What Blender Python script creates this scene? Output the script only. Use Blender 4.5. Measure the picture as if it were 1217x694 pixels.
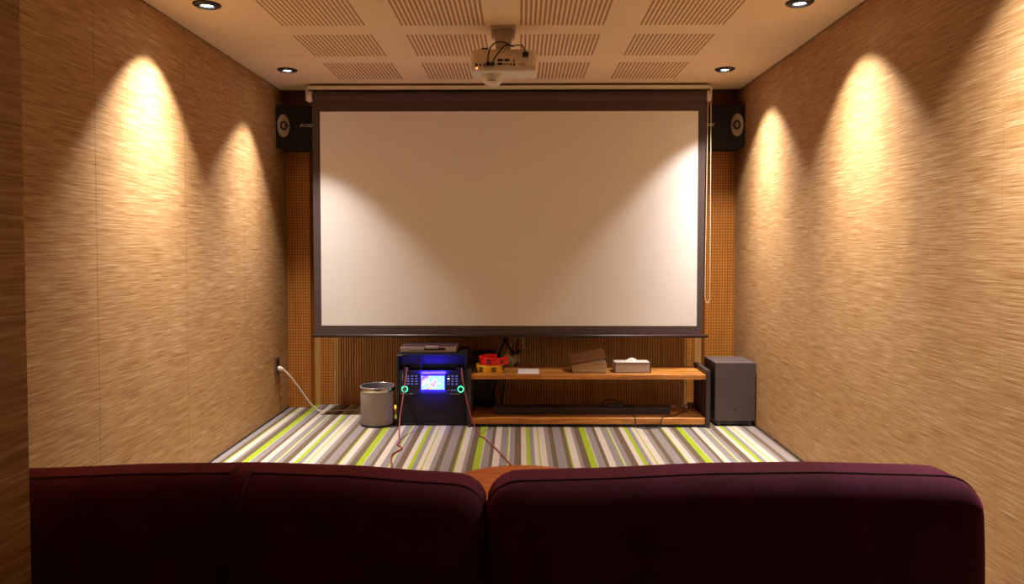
import bpy, bmesh, math, random
from math import sin, cos, pi, radians
from mathutils import Vector, Matrix
random.seed(7)
for o in list(bpy.data.objects): bpy.data.objects.remove(o)
SC = bpy.context.scene
COL = SC.collection

# ------------------------------------------------------------------ camera, world, exposure
FPX = 870.0
cd = bpy.data.cameras.new('camera')
cd.sensor_fit = 'HORIZONTAL'; cd.sensor_width = 36.0
cd.lens = 36.0 * FPX / 1217.0
cd.shift_y = -27.0 / 1217.0
cd.clip_start = 0.05
cam = bpy.data.objects.new('camera', cd); COL.objects.link(cam)
cam.location = (0, 0, 1.2)
cam.rotation_euler = (radians(90 - 1.78), 0, radians(0.626))
SC.camera = cam
w = bpy.data.worlds.new('world'); SC.world = w; w.use_nodes = True
w.node_tree.nodes['Background'].inputs[0].default_value = (0.01, 0.008, 0.006, 1)
w.node_tree.nodes['Background'].inputs[1].default_value = 0.3
vs = SC.view_settings
vs.view_transform = 'Standard'; vs.look = 'None'; vs.gamma = 1.0; vs.use_curve_mapping = False
vs.exposure = 1.1
LAMP_COL = (1.0, 0.965, 0.93)
LAMP_POWER = 120.0
# how strongly a reflector lamp shines at each angle from its axis (degrees, relative strength)
BEAM = [(0, 1.25), (10, 1.15), (18, .90), (26, .50), (34, .25), (42, .13), (50, .085), (54, .07)]
CONE = 108.0

# ------------------------------------------------------------------ materials
def s2l(c):
    return tuple(((v/12.92) if v <= 0.04045 else ((v+0.055)/1.055)**2.4) for v in [x/255 for x in c])
def new_mat(name):
    m = bpy.data.materials.new(name); m.use_nodes = True
    return m, m.node_tree, m.node_tree.nodes['Principled BSDF']
def N(nt, t, **kw):
    n = nt.nodes.new(t)
    for k, v in kw.items(): setattr(n, k, v)
    return n
def coords(nt, scale, rot=(0, 0, 0)):
    g = N(nt, 'ShaderNodeNewGeometry')
    mp = N(nt, 'ShaderNodeMapping')
    mp.inputs['Scale'].default_value = scale; mp.inputs['Rotation'].default_value = rot
    nt.links.new(g.outputs['Position'], mp.inputs['Vector'])
    return mp.outputs[0]
def ramp(nt, fac, stops, interp='LINEAR'):
    r = N(nt, 'ShaderNodeValToRGB'); r.color_ramp.interpolation = interp
    e = r.color_ramp.elements
    e[0].position = stops[0][0]; e[0].color = (*stops[0][1], 1)
    e[1].position = stops[1][0]; e[1].color = (*stops[1][1], 1)
    for p, c in stops[2:]:
        x = e.new(p); x.color = (*c, 1)
    nt.links.new(fac, r.inputs[0])
    return r.outputs[0]
def noise(nt, vec, scale=1, detail=3, rough=.6):
    n = N(nt, 'ShaderNodeTexNoise')
    n.inputs['Scale'].default_value = scale; n.inputs['Detail'].default_value = detail; n.inputs['Roughness'].default_value = rough
    nt.links.new(vec, n.inputs['Vector']); return n.outputs['Fac']
def bump(nt, h, bsdf, strength=.3, dist=.002):
    b = N(nt, 'ShaderNodeBump'); b.inputs['Strength'].default_value = strength; b.inputs['Distance'].default_value = dist
    nt.links.new(h, b.inputs['Height']); nt.links.new(b.outputs[0], bsdf.inputs['Normal'])
def math_(nt, op, a, b=None, c=None):
    m = N(nt, 'ShaderNodeMath', operation=op)
    for i, v in enumerate((a, b, c)):
        if v is None: continue
        if isinstance(v, (int, float)): m.inputs[i].default_value = v
        else: nt.links.new(v, m.inputs[i])
    return m.outputs[0]
def plain(name, rgb, rough=.5, metal=0.0, var=.08, spec=None, nscale=40):
    """solid colour with a faint mottling so that no surface is perfectly flat"""
    m, nt, b = new_mat(name)
    c = s2l(rgb)
    f = noise(nt, coords(nt, (1, 1, 1)), nscale, 3)
    lo = tuple(v*(1-var) for v in c); hi = tuple(min(1, v*(1+var)) for v in c)
    nt.links.new(ramp(nt, f, [(.3, lo), (.7, hi)]), b.inputs['Base Color'])
    b.inputs['Roughness'].default_value = rough; b.inputs['Metallic'].default_value = metal
    if spec is not None: b.inputs['Specular IOR Level'].default_value = spec
    return m
def glow(name, rgb, strength):
    m, nt, b = new_mat(name)
    b.inputs['Base Color'].default_value = (*s2l(rgb), 1)
    b.inputs['Emission Color'].default_value = (*s2l(rgb), 1)
    b.inputs['Emission Strength'].default_value = strength
    return m

def wallpaper(name, seam0, pitch, coarse, seam):
    m, nt, b = new_mat(name)
    f1 = noise(nt, coords(nt, (14, 4.5, 170*coarse)), 1, 2, .5)
    f2 = noise(nt, coords(nt, (40, 10, 400*coarse)), 1, 2, .5)
    f3 = noise(nt, coords(nt, (3, 1.5, 2.5)), 1, 2, .5)
    f = math_(nt, 'ADD', math_(nt, 'MULTIPLY', f1, .45), math_(nt, 'ADD', math_(nt, 'MULTIPLY', f2, .45), math_(nt, 'MULTIPLY', f3, .10)))
    col = ramp(nt, f, [(.30, s2l((134, 92, 50))), (.45, s2l((172, 128, 79))), (.55, s2l((191, 150, 101))), (.70, s2l((216, 184, 142)))])
    # seams between the wallpaper drops
    g = N(nt, 'ShaderNodeNewGeometry'); sx = N(nt, 'ShaderNodeSeparateXYZ'); nt.links.new(g.outputs['Position'], sx.inputs[0])
    fr = math_(nt, 'FRACT', math_(nt, 'DIVIDE', math_(nt, 'SUBTRACT', sx.outputs['Y'], seam0 - 10*pitch), pitch))
    ln = math_(nt, 'LESS_THAN', fr, .0042/pitch)
    mx = N(nt, 'ShaderNodeMix', data_type='RGBA'); nt.links.new(math_(nt, 'MULTIPLY', ln, seam), mx.inputs[0])
    nt.links.new(col, mx.inputs[6]); mx.inputs[7].default_value = (*s2l((110, 68, 30)), 1)
    nt.links.new(mx.outputs[2], b.inputs['Base Color'])
    b.inputs['Roughness'].default_value = .62; b.inputs['Specular IOR Level'].default_value = .3
    bump(nt, f, b, .35, .002)
    return m
M_wl = wallpaper('woven_wallpaper_left', 2.966, .80, .8, .6)
M_wr = wallpaper('woven_wallpaper_right', 3.182, .765, 1.1, .15)

def carpet_mat():
    m, nt, b = new_mat('striped_carpet')
    G = s2l((158, 174, 44)); C = s2l((206, 188, 172)); Y = s2l((144, 132, 128)); Bn = s2l((112, 92, 72))
    seq = [(60, G), (10, C), (65, Y), (35, Bn), (60, C), (70, Y), (10, G), (15, C), (50, Y), (60, Bn), (50, C), (40, G), (40, Y), (45, C), (12, G), (63, C),
           (45, Y), (45, Bn), (85, Y), (40, Bn), (13, G), (62, C), (35, Y), (60, Bn)]
    tot = sum(s[0] for s in seq); acc = 0; st = []
    for wd, c in seq:
        st.append((acc/tot, c)); acc += wd
    g = N(nt, 'ShaderNodeNewGeometry'); sx = N(nt, 'ShaderNodeSeparateXYZ'); nt.links.new(g.outputs['Position'], sx.inputs[0])
    fr = math_(nt, 'FRACT', math_(nt, 'DIVIDE', math_(nt, 'ADD', sx.outputs['X'], .258 + .646*10), .646))
    col = ramp(nt, fr, st, 'CONSTANT')
    f = noise(nt, coords(nt, (260, 260, 260)), 1, 2)
    mx = N(nt, 'ShaderNodeMix', data_type='RGBA', blend_type='MULTIPLY'); mx.inputs[0].default_value = .45
    nt.links.new(col, mx.inputs[6]); nt.links.new(ramp(nt, f, [(.3, (.55, .55, .55)), (.7, (1, 1, 1))]), mx.inputs[7])
    nt.links.new(mx.outputs[2], b.inputs['Base Color'])
    b.inputs['Roughness'].default_value = .95; b.inputs['Specular IOR Level'].default_value = .1
    bump(nt, f, b, .4, .003)
    return m
M_carpet = carpet_mat()

def ceiling_mat():
    """white plasterboard with square fields of 19 x 19 small perforations"""
    m, nt, b = new_mat('perforated_plasterboard')
    g = N(nt, 'ShaderNodeNewGeometry'); sx = N(nt, 'ShaderNodeSeparateXYZ'); nt.links.new(g.outputs['Position'], sx.inputs[0])
    def axis(out, start, pitch, lo, hi, hp):
        a = math_(nt, 'ADD', out, -start + 20*pitch)
        loc = math_(nt, 'MULTIPLY', math_(nt, 'FRACT', math_(nt, 'DIVIDE', a, pitch)), pitch)
        inside = math_(nt, 'LESS_THAN', loc, 19*hp)
        h = math_(nt, 'LESS_THAN', math_(nt, 'FRACT', math_(nt, 'DIVIDE', loc, hp)), .46)
        rng = math_(nt, 'MULTIPLY', math_(nt, 'GREATER_THAN', out, lo), math_(nt, 'LESS_THAN', out, hi))
        return math_(nt, 'MULTIPLY', math_(nt, 'MULTIPLY', inside, h), rng)
    hx = axis(sx.outputs['X'], -1.207, .604, -1.25, 1.10, .0229)
    a = math_(nt, 'ADD', sx.outputs['Y'], -3.312 + 20*.592)
    loc = math_(nt, 'MULTIPLY', math_(nt, 'FRACT', math_(nt, 'DIVIDE', a, .592)), .592)
    hy = math_(nt, 'MULTIPLY', math_(nt, 'LESS_THAN', loc, .432), math_(nt, 'LESS_THAN', math_(nt, 'FRACT', math_(nt, 'DIVIDE', loc, .0229)), .85))
    hole = math_(nt, 'MULTIPLY', hx, hy)
    hole = math_(nt, 'MULTIPLY', hole, math_(nt, 'LESS_THAN', sx.outputs['Y'], 5.0))
    # hairline joint of two boards
    jn = math_(nt, 'MULTIPLY', math_(nt, 'LESS_THAN', math_(nt, 'ABSOLUTE', math_(nt, 'SUBTRACT', sx.outputs['Y'], 4.30)), .0035), math_(nt, 'LESS_THAN', sx.outputs['X'], -1.27))
    f = noise(nt, coords(nt, (2, 2, 2)), 1, 3)
    base = ramp(nt, f, [(.3, s2l((234, 206, 166))), (.7, s2l((240, 213, 174)))])
    mx = N(nt, 'ShaderNodeMix', data_type='RGBA'); nt.links.new(hole, mx.inputs[0]); nt.links.new(base, mx.inputs[6]); mx.inputs[7].default_value = (*s2l((158, 112, 70)), 1)
    m2 = N(nt, 'ShaderNodeMix', data_type='RGBA'); nt.links.new(math_(nt, 'MULTIPLY', jn, .35), m2.inputs[0]); nt.links.new(mx.outputs[2], m2.inputs[6]); m2.inputs[7].default_value = (*s2l((120, 90, 60)), 1)
    nt.links.new(m2.outputs[2], b.inputs['Base Color']); b.inputs['Roughness'].default_value = .8; b.inputs['Specular IOR Level'].default_value = .2
    return m
M_ceil = ceiling_mat()

def wood(name, cs, scale=(3, 30, 30), blocks=False, rough=.4, axis='X'):
    m, nt, b = new_mat(name)
    f = noise(nt, coords(nt, scale), 1, 4, .6)
    col = ramp(nt, f, [(.3, s2l(cs[0])), (.5, s2l(cs[1])), (.7, s2l(cs[2]))])
    if blocks:
        g = N(nt, 'ShaderNodeNewGeometry'); mp = N(nt, 'ShaderNodeMapping'); nt.links.new(g.outputs['Position'], mp.inputs[0])
        mp.inputs['Rotation'].default_value = (0, 0, 0)
        br = N(nt, 'ShaderNodeTexBrick'); nt.links.new(mp.outputs[0], br.inputs['Vector'])
        br.inputs['Scale'].default_value = 1; br.inputs['Brick Width'].default_value = .27; br.inputs['Row Height'].default_value = .048
        br.inputs['Mortar Size'].default_value = .0006; br.inputs['Bias'].default_value = 0
        br.inputs['Color1'].default_value = (.55, .55, .55, 1); br.inputs['Color2'].default_value = (1.25, 1.15, 1.1, 1); br.inputs['Mortar'].default_value = (.35, .3, .25, 1)
        mx = N(nt, 'ShaderNodeMix', data_type='RGBA', blend_type='MULTIPLY'); mx.inputs[0].default_value = .9
        nt.links.new(col, mx.inputs[6]); nt.links.new(br.outputs['Color'], mx.inputs[7]); col = mx.outputs[2]
    nt.links.new(col, b.inputs['Base Color']); b.inputs['Roughness'].default_value = rough
    bump(nt, f, b, .1, .001)
    return m
M_bench = wood('jointed_orange_wood', [(168, 104, 44), (198, 132, 60), (218, 160, 86)], (5, 90, 90), True, .32)
M_table = wood('orange_table_wood', [(176, 86, 34), (210, 112, 46), (228, 138, 66)], (6, 70, 70), False, .4)
M_slat = wood('brown_slat_wood', [(188, 132, 70), (212, 156, 88), (226, 174, 108)], (40, 40, 2.5), False, .5)
M_groove = plain('slat_groove_backing', (122, 72, 32), .8)
def amber():
    m, nt, b = new_mat('amber_perforated_wood')
    g = N(nt, 'ShaderNodeNewGeometry'); sx = N(nt, 'ShaderNodeSeparateXYZ'); nt.links.new(g.outputs['Position'], sx.inputs[0])
    fx = math_(nt, 'FRACT', math_(nt, 'DIVIDE', math_(nt, 'ADD', sx.outputs['X'], 5.007), .0195))
    fz = math_(nt, 'FRACT', math_(nt, 'DIVIDE', sx.outputs['Z'], .021))
    col_ = math_(nt, 'LESS_THAN', fx, .45)
    hole = math_(nt, 'MULTIPLY', col_, math_(nt, 'LESS_THAN', fz, .5))
    f = noise(nt, coords(nt, (50, 50, 3)), 1, 3)
    base = ramp(nt, f, [(.3, s2l((190, 118, 40))), (.7, s2l((212, 138, 54)))])
    mx = N(nt, 'ShaderNodeMix', data_type='RGBA'); nt.links.new(hole, mx.inputs[0]); nt.links.new(base, mx.inputs[6]); mx.inputs[7].default_value = (*s2l((104, 54, 16)), 1)
    nt.links.new(mx.outputs[2], b.inputs['Base Color']); b.inputs['Roughness'].default_value = .5
    return m
M_amber = amber()
def velvet(name, rgb, rgb2):
    m, nt, b = new_mat(name)
    f = noise(nt, coords(nt, (7, 7, 7)), 1, 4, .6)
    f2 = noise(nt, coords(nt, (700, 700, 700)), 1, 2)
    nt.links.new(ramp(nt, f, [(.35, s2l(rgb)), (.65, s2l(rgb2))]), b.inputs['Base Color'])
    b.inputs['Roughness'].default_value = .9; b.inputs['Specular IOR Level'].default_value = .1
    b.inputs['Sheen Weight'].default_value = .8; b.inputs['Sheen Roughness'].default_value = .4
    b.inputs['Sheen Tint'].default_value = (*s2l((200, 84, 110)), 1)
    bump(nt, f2, b, .25, .001)
    return m
M_velvet = velvet('aubergine_velvet', (90, 50, 54), (108, 54, 78))
M_pipe = plain('dark_piping', (78, 38, 40), .8)
M_black = plain('black_lacquer', (24, 24, 26), .45)
M_blackcloth = plain('black_speaker_cloth', (38, 34, 28), .9, nscale=300)
M_darkgrey = plain('dark_grey_laminate', (62, 52, 52), .55)
M_sub = plain('charcoal_vinyl', (86, 70, 68), .6, nscale=300, var=.15)
M_sbar = plain('soundbar_grille', (60, 50, 48), .7, nscale=400, var=.2)
M_border = plain('black_screen_border', (80, 62, 57), .85)
M_screen = plain('matte_white_screen', (236, 228, 220), .85, var=.01, nscale=3)
M_alu = plain('brushed_aluminium', (200, 190, 178), .35, .8)
M_darkmetal = plain('dark_anodised_bar', (70, 58, 54), .35, .6)
M_white = plain('white_plastic', (228, 216, 200), .45, var=.03)
M_proj = plain('projector_plastic', (236, 214, 190), .5, var=.03)
M_grey = plain('grey_plastic', (186, 170, 150), .5)
M_blackplastic = plain('black_plastic', (18, 16, 15), .4)
M_void = plain('dark_ceiling_void', (170, 124, 96), .9)
M_line = plain('dark_shadow_gap_trim', (22, 14, 12), .8)
M_bin = plain('grey_leatherette', (166, 152, 150), .6, nscale=200, var=.06)
M_chrome = plain('chrome', (225, 215, 205), .12, 1.0, var=.02)
M_liner = plain('thin_bin_liner', (128, 118, 124), .2)
M_red = plain('red_plastic', (235, 30, 22), .35, var=.03)
M_yellow = plain('yellow_plastic', (235, 175, 20), .35, var=.03)
M_brass = plain('jingle_brass', (120, 84, 40), .35, .9)
M_paper = plain('printed_paper', (228, 220, 222), .8, var=.04)
M_book = plain('brown_book_cover', (96, 58, 26), .8, spec=.15, nscale=60, var=.25)
M_tissue = plain('white_tissue', (240, 236, 232), .9, var=.02)
M_tbox = plain('silver_grey_box', (184, 168, 156), .5, var=.05)
M_ttrim = plain('brown_leather_edge', (66, 34, 32), .5)
M_cable_red = plain('dark_red_cable', (150, 52, 52), .5)
M_cable_black = plain('black_cable', (22, 18, 16), .5)
M_cable_white = plain('white_cable', (232, 216, 200), .5)
M_chain = plain('ivory_bead_chain', (222, 196, 160), .4)
M_plate = plain('grey_socket_plate', (118, 96, 86), .4, .4)
M_logo = plain('silver_lettering', (240, 222, 198), .35, .0)
M_silver = plain('silver_tweeter_plate', (186, 164, 138), .35, .2)
M_lens = glow('lit_lamp_lens', (255, 250, 244), 14)
M_player = plain('champagne_player_metal', (176, 152, 146), .35, .4)
M_playertop = plain('player_top', (92, 62, 72), .4, .3)
M_gold = plain('gold_badge', (196, 160, 96), .35, .6)
def pages():
    m, nt, b = new_mat('book_page_edges')
    f = noise(nt, coords(nt, (4, 4, 420)), 1, 2)
    nt.links.new(ramp(nt, f, [(.35, s2l((150, 122, 92))), (.65, s2l((206, 184, 154)))]), b.inputs['Base Color'])
    b.inputs['Roughness'].default_value = .9
    return m
M_pages = pages()

# ------------------------------------------------------------------ mesh helpers
class B:
    def __init__(self): self.bm = bmesh.new()
    def box(self, x0, x1, y0, y1, z0, z1):
        r = bmesh.ops.create_cube(self.bm, size=1)
        bmesh.ops.scale(self.bm, vec=(x1-x0, y1-y0, z1-z0), verts=r['verts'])
        bmesh.ops.translate(self.bm, vec=((x0+x1)/2, (y0+y1)/2, (z0+z1)/2), verts=r['verts'])
        return r['verts']
    def prism(self, pts, z0, z1):
        a = [self.bm.verts.new((x, y, z0)) for x, y in pts]; b = [self.bm.verts.new((x, y, z1)) for x, y in pts]
        n = len(pts)
        self.bm.faces.new(list(reversed(a))); self.bm.faces.new(b)
        for i in range(n): self.bm.faces.new((a[i], a[(i+1) % n], b[(i+1) % n], b[i]))
        return a + b
    def lathe(self, prof, c=(0, 0, 0), axis=Vector((0, 0, 1)), seg=40, sx=1, sy=1):
        q = Vector((0, 0, 1)).rotation_difference(Vector(axis)); c = Vector(c); rings = []
        for r, h in prof:
            if r < 1e-6: rings.append([self.bm.verts.new(c + q @ Vector((0, 0, h)))])
            else: rings.append([self.bm.verts.new(c + q @ Vector((r*sx*cos(2*pi*i/seg), r*sy*sin(2*pi*i/seg), h))) for i in range(seg)])
        for a, b in zip(rings, rings[1:]):
            for i in range(seg):
                j = (i+1) % seg
                f = [a[i % len(a)], a[j % len(a)], b[j % len(b)], b[i % len(b)]]
                u = []
                for v in f:
                    if v not in u: u.append(v)
                if len(u) > 2: self.bm.faces.new(u)
        return [v for r in rings for v in r]
    def tube(self, pts, r, seg=8, smooth=True):
        pts = [Vector(p) for p in pts]
        if smooth and len(pts) > 2:
            out = []
            for i in range(len(pts)-1):
                p0 = pts[max(i-1, 0)]; p1 = pts[i]; p2 = pts[i+1]; p3 = pts[min(i+2, len(pts)-1)]
                for k in range(6):
                    t = k/6
                    out.append(.5*((2*p1) + (-p0+p2)*t + (2*p0-5*p1+4*p2-p3)*t*t + (-p0+3*p1-3*p2+p3)*t**3))
            out.append(pts[-1]); pts = out
        rings = []; up = Vector((.13, .21, .97)).normalized()
        for i, p in enumerate(pts):
            d = (pts[min(i+1, len(pts)-1)] - pts[max(i-1, 0)]).normalized()
            u = up - d*up.dot(d)
            if u.length < 1e-3: u = Vector((1, 0, 0)) - d*d.x
            u.normalize(); up = u; v = d.cross(u)
            rings.append([self.bm.verts.new(p + (u*cos(2*pi*k/seg) + v*sin(2*pi*k/seg))*r) for k in range(seg)])
        for a, b in zip(rings, rings[1:]):
            for k in range(seg): self.bm.faces.new((a[k], a[(k+1) % seg], b[(k+1) % seg], b[k]))
        self.bm.faces.new(list(reversed(rings[0]))); self.bm.faces.new(rings[-1])
    def done(self, name, mat, parent=None, bevel=0, smooth=False, seg=3):
        bm = self.bm
        bmesh.ops.recalc_face_normals(bm, faces=bm.faces)
        off = Vector((0, 0, 0)); p = parent
        while p is not None: off += p.location; p = p.parent
        me = bpy.data.meshes.new(name)
        org = Vector((0, 0, 0))
        if parent is None:
            zs = min(v.co.z for v in bm.verts); xs = [v.co.x for v in bm.verts]; ys = [v.co.y for v in bm.verts]
            org = Vector(((min(xs)+max(xs))/2, (min(ys)+max(ys))/2, zs)); off = org
        bmesh.ops.translate(bm, vec=-off, verts=bm.verts)
        bm.to_mesh(me); bm.free()
        me.materials.append(mat)
        o = bpy.data.objects.new(name, me); COL.objects.link(o)
        o.parent = parent; o.location = org
        if bevel:
            md = o.modifiers.new('bevel', 'BEVEL'); md.width = bevel; md.segments = seg; md.limit_method = 'ANGLE'; md.angle_limit = radians(40)
        if smooth or bevel:
            for f in me.polygons: f.use_smooth = True
            if bevel:
                wn = o.modifiers.new('wn', 'WEIGHTED_NORMAL'); wn.keep_sharp = True
            else:
                try: me.set_sharp_from_angle(angle=radians(45))
                except Exception: pass
        return o
def one(shape, name, mat, parent=None, **kw):
    b = B(); shape(b); return b.done(name, mat, parent, **kw)
def box(name, mat, parent, x0, x1, y0, y1, z0, z1, **kw):
    b = B(); b.box(x0, x1, y0, y1, z0, z1); return b.done(name, mat, parent, **kw)
def tube(name, mat, parent, pts, r, **kw):
    b = B(); b.tube(pts, r, kw.pop('seg', 8), kw.pop('sm', True)); return b.done(name, mat, parent, smooth=True)
def thing(name, label, cat, loc, group=None):
    o = bpy.data.objects.new(name, None); COL.objects.link(o); o.empty_display_size = .05
    o.location = loc; o['label'] = label; o['category'] = cat
    if group: o['group'] = group
    return o
def tag(o, label, cat, group=None):
    o['label'] = label; o['category'] = cat
    if group: o['group'] = group
    return o
def struct(o):
    o['kind'] = 'structure'; return o
def rbox(b, x0, x1, y0, y1, z0, z1, r, n=(20, 8, 12), deform=None):
    """box with generously rounded edges, dense enough to be bent by deform(x, y, z)"""
    bm2 = bmesh.new()
    V = {}
    nx, ny, nz = n
    def vert(i, j, k):
        key = (i, j, k)
        if key not in V:
            p = Vector((x0+(x1-x0)*i/nx, y0+(y1-y0)*j/ny, z0+(z1-z0)*k/nz))
            q = Vector((min(max(p.x, x0+r), x1-r), min(max(p.y, y0+r), y1-r), min(max(p.z, z0+r), z1-r)))
            d = p-q
            if d.length > 1e-9: p = q + d.normalized()*r
            if deform: p = Vector(deform(*p))
            V[key] = b.bm.verts.new(p)
        return V[key]
    def quad(*ks): b.bm.faces.new([vert(*k) for k in ks])
    for i in range(nx):
        for j in range(ny):
            for k in (0, nz): quad((i, j, k), (i+1, j, k), (i+1, j+1, k), (i, j+1, k))
        for k in range(nz):
            for j in (0, ny): quad((i, j, k), (i+1, j, k), (i+1, j, k+1), (i, j, k+1))
    for j in range(ny):
        for k in range(nz):
            for i in (0, nx): quad((i, j, k), (i, j+1, k), (i, j+1, k+1), (i, j, k+1))
    bm2.free()

# ------------------------------------------------------------------ the room
XL, XR, YB, YF, ZC = -1.725, 1.578, 5.52, -2.4, 2.32
struct(box('floor', M_carpet, None, XL+.008, XR-.008, YF, YB, -.08, 0))
struct(box('wall_left', M_wl, None, XL-.1, XL, YF, YB+.1, -.08, 2.5))
struct(box('wall_right', M_wr, None, XR, XR+.1, YF, YB+.1, -.08, 2.5))
struct(box('wall_front', M_darkgrey, None, XL-.1, XR+.1, YF-.1, YF, -.08, 2.5))  # unseen rear wall, dark finish and distance chosen to dim the near end
# the wall end that stands close to the camera on the left
struct(box('wall_return', M_wl, None, XL, -.852, YF, 1.25, 0, ZC))
struct(box('ceiling', M_ceil, None, XL+.009, XR-.009, YF, 5.27, ZC, ZC+.015))
struct(box('trim_1', M_void, None, XL, XR, YF, YB, 2.40, 2.5))
# dark shadow-gap strips along floor and ceiling
struct(box('baseboard_left', M_line, None, XL, XL+.008, 1.25, 5.40, -.02, .006))
struct(box('baseboard_right', M_line, None, XR-.008, XR, YF, 5.40, -.02, .006))
struct(box('trim_2', M_line, None, XL, XL+.009, YF, 5.27, ZC+.004, ZC+.03))
struct(box('trim_3', M_line, None, XR-.009, XR, YF, 5.27, ZC+.004, ZC+.03))
# back wall: brown slats in the middle, perforated amber panels beside them
def slats(b, x0, x1, y, z0, z1, pitch=.0195, gap=.0055, d=.009):
    x = x0
    while x < x1-1e-6:
        b.box(x, min(x+pitch-gap, x1), y, y+d, z0, z1); x += pitch
bk = B(); bk.box(XL-.1, XR+.1, YB+.009, YB+.1, -.08, 2.5)
struct(bk.done('wall_back', M_groove))
b = B(); slats(b, -1.413, 1.255, YB, 0, 2.4); struct(b.done('trim_4', M_slat))
struct(box('trim_5', M_amber, None, -1.514, -1.413, YB-.004, YB+.009, 0, 2.15))
struct(box('trim_6', M_amber, None, 1.255, 1.318, YB-.004, YB+.009, 0, 2.15))
struct(box('trim_7', M_amber, None, XL, -1.558, 5.41, YB+.009, 0, 2.15))
struct(box('trim_8', M_amber, None, 1.366, XR, 5.41, YB+.009, 0, 2.15))
struct(box('trim_9', M_slat, None, -1.558, -1.514, YB-.002, YB+.009, 0, 2.15))
struct(box('trim_10', M_slat, None, 1.318, 1.366, YB-.002, YB+.009, 0, 2.15))
struct(box('trim_11', M_void, None, XL, XR, 5.40, YB, 2.15, 2.40))

# ------------------------------------------------------------------ downlights
def downlight(x, y, label, cone=CONE, wall=0.0, front=0.0):
    # cone angle, and how many degrees the lamp is turned towards its wall and towards the screen
    t = thing('downlight', label, 'ceiling light', (x, y, ZC), 'recessed downlights in the ceiling')
    b = B(); b.lathe([(.030, -.001), (.034, -.012), (.052, -.010), (.062, -.004), (.063, 0), (.030, 0)], (x, y, ZC), seg=48)
    b.done('trim_ring', M_blackplastic, t, smooth=True)
    b = B(); b.lathe([(0, -.004), (.020, -.005), (.029, -.0025), (.030, -.0005), (0, -.0005)], (x, y, ZC), seg=32)
    b.done('lamp_lens', M_lens, t, smooth=True)
    ld = bpy.data.lights.new('downlight_lamp', 'SPOT'); ld.energy = LAMP_POWER; ld.color = LAMP_COL
    ld.spot_size = radians(cone); ld.spot_blend = .35; ld.shadow_soft_size = .016
    ld.use_nodes = True; nt = ld.node_tree; em = nt.nodes['Emission']
    tc = nt.nodes.new('ShaderNodeTexCoord'); sp = nt.nodes.new('ShaderNodeSeparateXYZ'); nt.links.new(tc.outputs['Normal'], sp.inputs[0])
    ang = math_(nt, 'ARCCOSINE', math_(nt, 'ABSOLUTE', sp.outputs['Z']))
    fac = math_(nt, 'DIVIDE', ang, radians(90))
    nt.links.new(ramp(nt, fac, [(a/90, (v, v, v)) for a, v in BEAM]), em.inputs['Strength'])
    lo = bpy.data.objects.new('lamp', ld); COL.objects.link(lo); lo.parent = t; lo.location = (0, 0, -.02)
    lo.rotation_euler = (radians(front), radians(wall if x < 0 else -wall), 0)
    return t
downlight(-1.475, 4.66, 'lit black ringed downlight by the left wall, the farther one', 84, -4, -7)
downlight(-1.450, 3.41, 'lit black ringed downlight by the left wall, the nearer and larger one', 82, 11, 0)
downlight(1.293, 4.67, 'lit black ringed downlight by the right wall, the farther one', 96, 5, 1)
downlight(1.283, 3.41, 'lit black ringed downlight by the right wall, at the top edge of the photo', 92, 8, 0)
downlight(1.290, 2.20, 'lit black ringed downlight by the right wall nearest the camera, above the frame')

# ------------------------------------------------------------------ projection screen
YS = 5.06
t = thing('projection_screen', 'large pull-down white projection screen with black border hanging from the ceiling', 'projection screen', (-.08, YS, .58))
box('mounting_rail', M_white, t, -1.468, 1.307, YS-.012, YS+.03, 2.279, 2.303, bevel=.002)
for x0, x1 in ((-1.468, -1.425), (1.272, 1.307)):
    b = B(); b.box(x0, x0+.006 if x0 < 0 else x1, YS-.03, YS+.05, 2.20, 2.285) if x0 < 0 else b.box(x1-.006, x1, YS-.03, YS+.05, 2.20, 2.285)
    b.lathe([(0, 0), (.034, 0), (.037, .004), (.037, x1-x0-.01), (0, x1-x0-.01)], (x0+.005, YS+.012, 2.232), axis=(1, 0, 0), seg=32)
    b.done('bracket', M_white, t, bevel=.001)
b = B(); b.lathe([(0, 0), (.033, 0), (.033, 2.702), (0, 2.702)], (-1.428, YS+.012, 2.232), axis=(1, 0, 0), seg=40); b.done('roller', M_border, t, smooth=True)
def cloth_pts(): return [(-1.433, 2.225), (-1.431, 1.6), (-1.429, .9), (-1.428, .585), (1.257, .585), (1.266, .9), (1.276, 1.6), (1.281, 2.225)]
b = B(); fr = [b.bm.verts.new((x, YS, z)) for x, z in cloth_pts()]; bb = [b.bm.verts.new((x, YS+.0012, z)) for x, z in cloth_pts()]
b.bm.faces.new(fr); b.bm.faces.new(list(reversed(bb)))
for i in range(8): b.bm.faces.new((fr[i], bb[i], bb[(i+1) % 8], fr[(i+1) % 8]))
b.done('black_border_cloth', M_border, t)
box('viewing_surface', M_screen, t, -1.379, 1.221, YS-.0012, YS, .651, 2.128)
b = B(); b.lathe([(0, 0), (.010, 0), (.012, .004), (.012, 2.738), (.010, 2.742), (0, 2.742)], (-1.443, YS, .580), axis=(1, 0, 0), seg=20); b.done('bottom_bar', M_darkmetal, t, smooth=True)
ch = B()
def loop_pts():
    pts = [(1.279, 5.028, 2.20)]
    for i in range(1, 14): pts.append((1.279 - .001*i*.8, 5.028, 2.20 - i*.1))
    pts += [(1.269, 5.028, .86), (1.272, 5.028, .83), (1.281, 5.028, .812), (1.292, 5.028, .812), (1.301, 5.028, .835), (1.302, 5.028, .88)]
    for i in range(1, 14): pts.append((1.302 - .0002*i, 5.028, .88 + i*.1))
    pts.append((1.298, 5.028, 2.22))
    return pts
ch.tube(loop_pts(), .0026, 6, False); ch.done('pull_chain', M_chain, t, smooth=True)

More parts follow.
